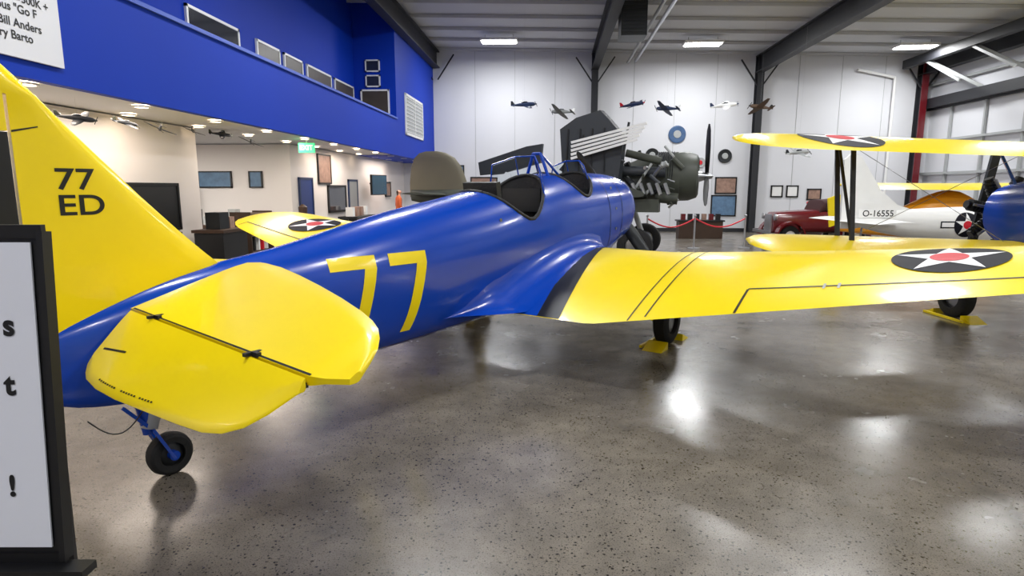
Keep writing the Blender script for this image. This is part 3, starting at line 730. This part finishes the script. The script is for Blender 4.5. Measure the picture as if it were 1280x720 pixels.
# =====================================================  BIPLANE
bp=empty('biplane',S(7.0,7.65),YAW+math.radians(90))
def bwing(z0,dz,x0,nm,semi,inc=.19):
    b=MB(); secs=[]
    for t,le,te in((-1,.1,-.1),(-.985,.36,-.3),(-.95,.52,-.46),(-.9,.6,-.56),(-.8,.62,-.62),(0,.62,-.62),(.8,.62,-.62),(.9,.6,-.56),(.95,.52,-.46),(.985,.36,-.3),(1,.1,-.1)):
        z=z0+dz*abs(t); secs.append(foil((x0+le,z+le*inc),(x0+te,z+te*inc),t*semi,.1,12))
    b.loft(secs,YEL); return b.build(nm,bp,ang=50)
uw=bwing(2.20,.14,.25,'upper_wing',4.15); lw=bwing(.93,.12,-.05,'lower_wing',4.0,.12)
d=MB(); ub=bvh_of(uw)
for sg in(1,-1): roundel(d,ub,(.25,sg*2.85),.5,lambda a,c_:((a,c_,4),(0,0,-1)),0); 
ub2=bvh_of(lw)
for sg in(1,-1): roundel(d,ub2,(-.05,sg*2.9),.45,lambda a,c_:((a,c_,0),(0,0,1)),0)
d.build('wing_roundels',bp)
b=MB()
for sg in(1,-1):
    y=sg*2.72
    b.bar((.55,y,2.34),(.35,y,1.08),.055,.03,BLK); b.bar((.15,y,2.26),(.0,y,1.04),.055,.03,BLK); b.bar((.5,y,2.3),(.0,y,1.08),.035,.02,BLK)
    b.cyl((.25,y,1.06),(.25,sg*.5,2.18),.004,STEEL,n=5); b.cyl((.25,y,2.3),(.25,sg*.5,1.0),.004,STEEL,n=5)
    b.bar((.6,sg*.55,2.26),(.5,sg*.35,1.8),.05,.03,BLUE); b.bar((-.1,sg*.55,2.14),(-.3,sg*.35,1.8),.05,.03,BLUE)
b.build('struts_and_wires',bp)
b=MB(); T=[(-4.3,1.15,.85,.05),(-3,1.35,.7,.22),(-1.5,1.65,.7,.38),(-.2,1.85,.78,.43),(.6,1.85,.85,.44),(.9,1.8,1.0,.42)]
b.loft([airframe_section(-4.3+5.2*i/24,*interp(T,-4.3+5.2*i/24)) for i in range(25)],BLUE)
b.plate([(-3.5,0,1.3),(-4.1,0,2.0),(-4.5,0,2.0),(-4.7,0,1.0),(-4.3,0,.9)],(0,.07,0),YEL)
for sg in(1,-1): b.loft([foil((-3.4,1.25),(-4.4,1.25),0,.07),foil((-3.7,1.25),(-4.4,1.25),sg*1.4,.06)],YEL)
b.build('fuselage',bp)
b=MB(); b.cyl((.9,0,1.42),(1.05,0,1.42),.3,DKMET,n=24)
for i in range(7):
    a=2*math.pi*i/7+.2; dr=Vector((0,math.cos(a),math.sin(a)))
    for q_ in range(6): b.cyl(Vector((1.12,0,1.42))+dr*(.2+.05*q_),Vector((1.12,0,1.42))+dr*(.225+.05*q_),.085,DKMET,n=12)
    b.cyl(Vector((1.12,0,1.42))+dr*.2,Vector((1.12,0,1.42))+dr*.52,.06,BLK,n=10); b.cyl(Vector((1.0,0,1.42))+dr*.5,Vector((.95,0,1.42))+dr*.2,.02,STEEL,n=8)
b.lathe((1.05,0,1.42),(1,0,0),[(0,.22),(.2,.18),(.35,.08),(.5,.06),(.52,.001)],DKMET,20)
b.bar((1.5,.15,.45),(1.5,-.15,2.4),.05,.12,DKMET); b.build('radial_engine',bp)
b=MB()
for sg in(1,-1):
    b.wheel((.5,sg*.95,.3),(0,1,0),.3,.18); b.bar((.5,sg*.82,.3),(.2,sg*.4,.9),.12,.08,BLK); b.bar((.5,sg*.82,.3),(.75,sg*.3,1.0),.05,.05,BLUE)
b.wheel((-4.0,0,.13),(0,1,0),.13,.08); b.cyl((-4.0,0,.13),(-3.9,0,.9),.03,BLUE); b.build('landing_gear',bp)
for yy in(-.95,.95):
    c=MB()
    for du in(.36,-.36): c.plate([(du-.1,0,0),(du+.1,0,0),(du-(.1 if du>0 else -.1),0,.08)],(0,.22,0),YEL)
    c.box((0,.16,.02),(.75,.03,.03),YEL)
    p=Matrix.Translation(S(7.0,7.65))@Matrix.Rotation(YAW+math.radians(90),4,'Z')@Vector((.5,yy,0)); c.build('wheel_chock',loc=p,rotz=YAW+math.radians(90),smooth=False)

# =====================================================  WHITE OBSERVATION PLANE
op=empty('observation_aircraft',S(6.85,12.2),YAW)
b=MB(); T=[(0,1.25,1.0,.04),(.6,1.3,.85,.14),(1.5,1.36,.72,.28),(2.6,1.4,.62,.42),(3.6,1.45,.6,.5),(4.6,1.4,.7,.48),(5.2,1.35,.8,.4)]
b.loft([airframe_section(5.2*i/24,*interp(T,5.2*i/24)) for i in range(25)],WHT); fo=b.build('fuselage',op); 
b=MB(); b.plate([(1.25,0,1.28),(.8,0,1.42),(.45,0,1.7),(.0,0,2.36),(-.18,0,2.43),(-.32,0,2.3),(-.3,0,.95),(0,0,.95)],(0,.07,0),WHT)
for sg in(1,-1): b.loft([foil((.75,1.1),(-.35,1.1),0,.08),foil((.45,1.1),(-.3,1.1),sg*1.3,.07)],WHT)
b.build('tail',op)
b=MB()
b.loft([airframe_section(x,z,1.2,w) for x,z,w in((2.9,1.35,.3),(3.2,1.7,.4),(4.0,1.75,.4),(4.6,1.35,.35))],WINGL)
b.build('canopy',op)
b=MB(); b.wheel((3.9,-1.0,.28),(0,1,0),.28,.15); b.wheel((3.9,1.0,.28),(0,1,0),.28,.15); b.bar((3.9,-.95,.3),(3.8,-.3,.8),.08,.03,WHT); b.bar((3.9,.95,.3),(3.8,.3,.8),.08,.03,WHT); b.wheel((.1,0,.12),(0,1,0),.12,.07); b.cyl((.1,0,.12),(.15,0,1.0),.02,STEEL)
b.lathe((5.2,0,1.08),(1,0,0),[(-.05,.3),(.1,.22),(.25,.001)],WHT,20); b.bar((5.35,0,.3),(5.35,0,1.9),.1,.04,BLK); b.build('gear_and_nose',op)
d=MB(); ob_=bvh_of(fo); sd=lambda a,c_:((a,-3,c_),(0,1,0)); roundel(d,ob_,(2.0,1.04),.24,sd,math.pi/2,bars=True)
v_,f_=text2d('O-16555',.17,.002); d.add([(x+.36,-.15,y+1.25) for x,y in v_],f_,BLK)
d.plate([(x_,-.142,z_) for x_,z_ in((-.02,1.17),(.72,1.17),(.72,1.33),(-.02,1.33))],(0,.01,0),WHT)
d.plate([(2.9,-.49,1.0),(3.2,-.49,1.0),(3.25,-.49,1.1),(2.95,-.49,1.1)],(0,.03,0),RED); d.build('markings',op)

# =====================================================  YELLOW MONOPLANE behind
ym=empty('yellow_monoplane',S(11.0,15.5),YAW+math.radians(8))
b=MB(); b.loft([foil((.75,1.78),(-.75,1.7),-.0,.12),foil((.7,1.8),(-.7,1.72),2.3,.12),foil((.2,1.84),(-.2,1.8),2.7,.08)],YEL); b.loft([foil((.75,1.78),(-.75,1.7),0,.12),foil((.7,1.8),(-.7,1.72),-2.3,.12),foil((.2,1.84),(-.2,1.8),-2.7,.08)],YEL)
w=b.build('wing',ym); w.rotation_euler[2]=math.radians(80)
b=MB(); T=[(-3,1.0,.7,.05),(-1.5,1.2,.55,.25),(0,1.7,.5,.38),(1,1.3,.55,.36),(1.6,1.1,.6,.3)]
b.loft([airframe_section(-3+4.6*i/20,*interp(T,-3+4.6*i/20)) for i in range(21)],mat('orange_yellow_paint',(225,150,30),.35))
b.plate([(-2.6,0,1.0),(-3,0,1.6),(-3.3,0,1.5),(-3.2,0,.8)],(0,.05,0),YEL); b.wheel((.8,-.7,.25),(0,1,0),.25,.15); b.wheel((.8,.7,.25),(0,1,0),.25,.15)
b.bar((.8,-.65,.3),(.6,-.3,.7),.06,.03,YEL); b.bar((.8,.65,.3),(.6,.3,.7),.06,.03,YEL); b.wheel((-2.8,0,.1),(0,1,0),.1,.06); b.cyl((-2.8,0,.1),(-2.8,0,.8),.02,STEEL)
b.build('fuselage',ym)

# =====================================================  VINTAGE CAR
b=MB()
def cs(x,zt,hw,zb=.45): return airframe_section(x,zt,zb,hw,n=4,k=28)
b.loft([cs(-1.5,1.05,.4),cs(-1.4,1.15,.45),cs(-.3,1.22,.55),cs(0,1.25,.65),cs(1.2,1.25,.72),cs(1.7,1.1,.68),cs(1.85,.8,.6)],MAROON)
b.loft([cs(.0,1.25,.6,1.1),cs(.12,1.55,.6,1.1),cs(.9,1.6,.62,1.1),cs(1.35,1.5,.6,1.1),cs(1.5,1.2,.6,1.1)],mat('car_soft_top',(60,22,24),.7))
for s in(-1,1): b.box((.45,s*.6,1.33),(.5,.02,.22),WINGL); b.box((1.05,s*.61,1.33),(.4,.02,.22),WINGL)
for x in(-1.05,1.2):
    for s in(-1,1):
        b.wheel((x,s*.72,.36),(0,1,0),.36,.14,hub=WHT)
        pts=[Vector((x+.48*math.cos(t),s*.74,.36+.48*math.sin(t))) for t in[math.pi*i/10 for i in range(11)]]
        for i in range(10): b.bar(pts[i],pts[i+1],.26,.05,MAROON)
for s in(-1,1):
    b.lathe((-1.45,s*.5,1.0),(-1,0,0),[(0,.1),(.08,.11),(.09,.001)],SILV,16); b.box((.1,s*.78,.4),(1.6,.2,.04),BLK)
b.box((-1.53,0,.8),(.05,.55,.55),SILV); b.box((-1.75,0,.5),(.05,1.5,.1),SILV)
o=b.build('vintage_car',loc=S(9.1,18.6),rotz=YAW); o.scale=(.85,.85,.9)
b=MB()
P=[S(x,17.6+.1*i) for i,x in enumerate((3.9,5.3,6.8))]
for p in P: b.cyl(p,p+Vector((0,0,.95)),.025,SILV,n=12); b.cyl(p,p+Vector((0,0,.03)),.17,SILV,n=20); b.lathe(p+Vector((0,0,.93)),(0,0,1),[(0,.03),(.04,.045),(.08,.001)],SILV,12)
for i in range(2):
    pr=None
    for k in range(13):
        t=k/12; q_=P[i].lerp(P[i+1],t)+Vector((0,0,.88-.25*math.sin(math.pi*t)))
        if pr: b.cyl(pr,q_,.022,RED,n=8)
        pr=q_
b.build('rope_barrier')
b=MB(); b.box((0,0,.3),(1.5,.5,.6),WOOD); b.box((0,0,.62),(1.6,.6,.05),BLK); 
for i in range(6): b.box((-.6+.24*i,-.1,.75),(.16,.1,.22),random.choice([MAROON,BLK,POST,DKMET]))
b.build('display_table',loc=S(6.6,21.5),smooth=False)
b=MB(); b.lathe((0,0,0),(0,0,1),[(0,.12),(.3,.18),(.32,.16),(.1,.001)],WHT,20)
for i in range(26):
    a=random.random()*6.28; r=.28*random.random(); h=.5+.35*random.random(); p=Vector((r*math.cos(a),r*math.sin(a),h)); b.cyl((0,0,.28),p,.008,mat('stem_green',(40,90,40),.6),n=5)
    b.lathe(p,(math.cos(a),math.sin(a),1),[(-.03,.02),(0,.07),(.04,.05),(.05,.001)],RED,8)
b.build('potted_red_flowers',loc=S(10.6,21.6,0.6)).scale=(.8,.8,.8); b=MB(); b.box((0,0,.3),(.5,.5,.6),WOOD); b.build('plant_stand',loc=S(10.6,21.6),smooth=False)

# =====================================================  FOREGROUND SIGN ON EASEL
e=empty('easel_sign',S(-1.45,1.37),YAW)
b=MB(); tilt=math.radians(4)
def E(x,y,z): return Vector((x, (z-1.2)*math.tan(tilt)+y, z))
x0,x1,z0,z1=-.42,.375,.87,1.652
b.plate([E(x0,0,z0),E(x1,0,z0),E(x1,0,z1),E(x0,0,z1)],(0,.008,0),BLK)
for a,c_ in(((x0,z0),(x1,z0)),((x1,z0),(x1,z1)),((x1,z1),(x0,z1)),((x0,z1),(x0,z0))): b.bar(E(a[0],-.004,a[1]),E(c_[0],-.004,c_[1]),.014,.03,BLK)
b.build('frame',e,smooth=False)
b=MB(); b.plate([E(x0+.035,-.009,z0+.03),E(x1-.028,-.009,z0+.03),E(x1-.028,-.009,z1-.025),E(x0+.035,-.009,z1-.025)],(0,.004,0),PAPER)
for t,x,z in(('s',.285,1.435),('t',.277,1.295),('!',.265,1.05)):
    v_,f_=text2d(t,.07,.0025,'CENTER'); b.add([E(x+p[0],-.013,z+p[1]) for p in v_],f_,BLK)
b.build('printed_sheet',e,smooth=False)
b=MB()
for s in(-1,1): b.bar(E(s*.33,.03,1.6),Vector((s*.36,-.02,0.01)),.025,.025,BLK)
b.bar(E(0,.03,1.6),Vector((0,.55,.01)),.03,.03,BLK); b.bar(E(-.42,-.02,.85),E(.44,-.02,.85),.05,.02,BLK); b.build('easel_legs',e,smooth=False)

# =====================================================  CAMERA, WORLD
cam=bpy.data.cameras.new('camera'); co=bpy.data.objects.new('camera',cam); scene.collection.objects.link(co)
cam.sensor_width=36; cam.lens=760/1280*36; cam.clip_end=200; cam.clip_start=.05
co.location=(0,0,1.75); co.rotation_euler=(math.radians(90-9.34),0,YAW); scene.camera=co
w=bpy.data.worlds.new('world'); scene.world=w; w.use_nodes=True; w.node_tree.nodes['Background'].inputs[0].default_value=(.8,.88,1,1); w.node_tree.nodes['Background'].inputs[1].default_value=.3
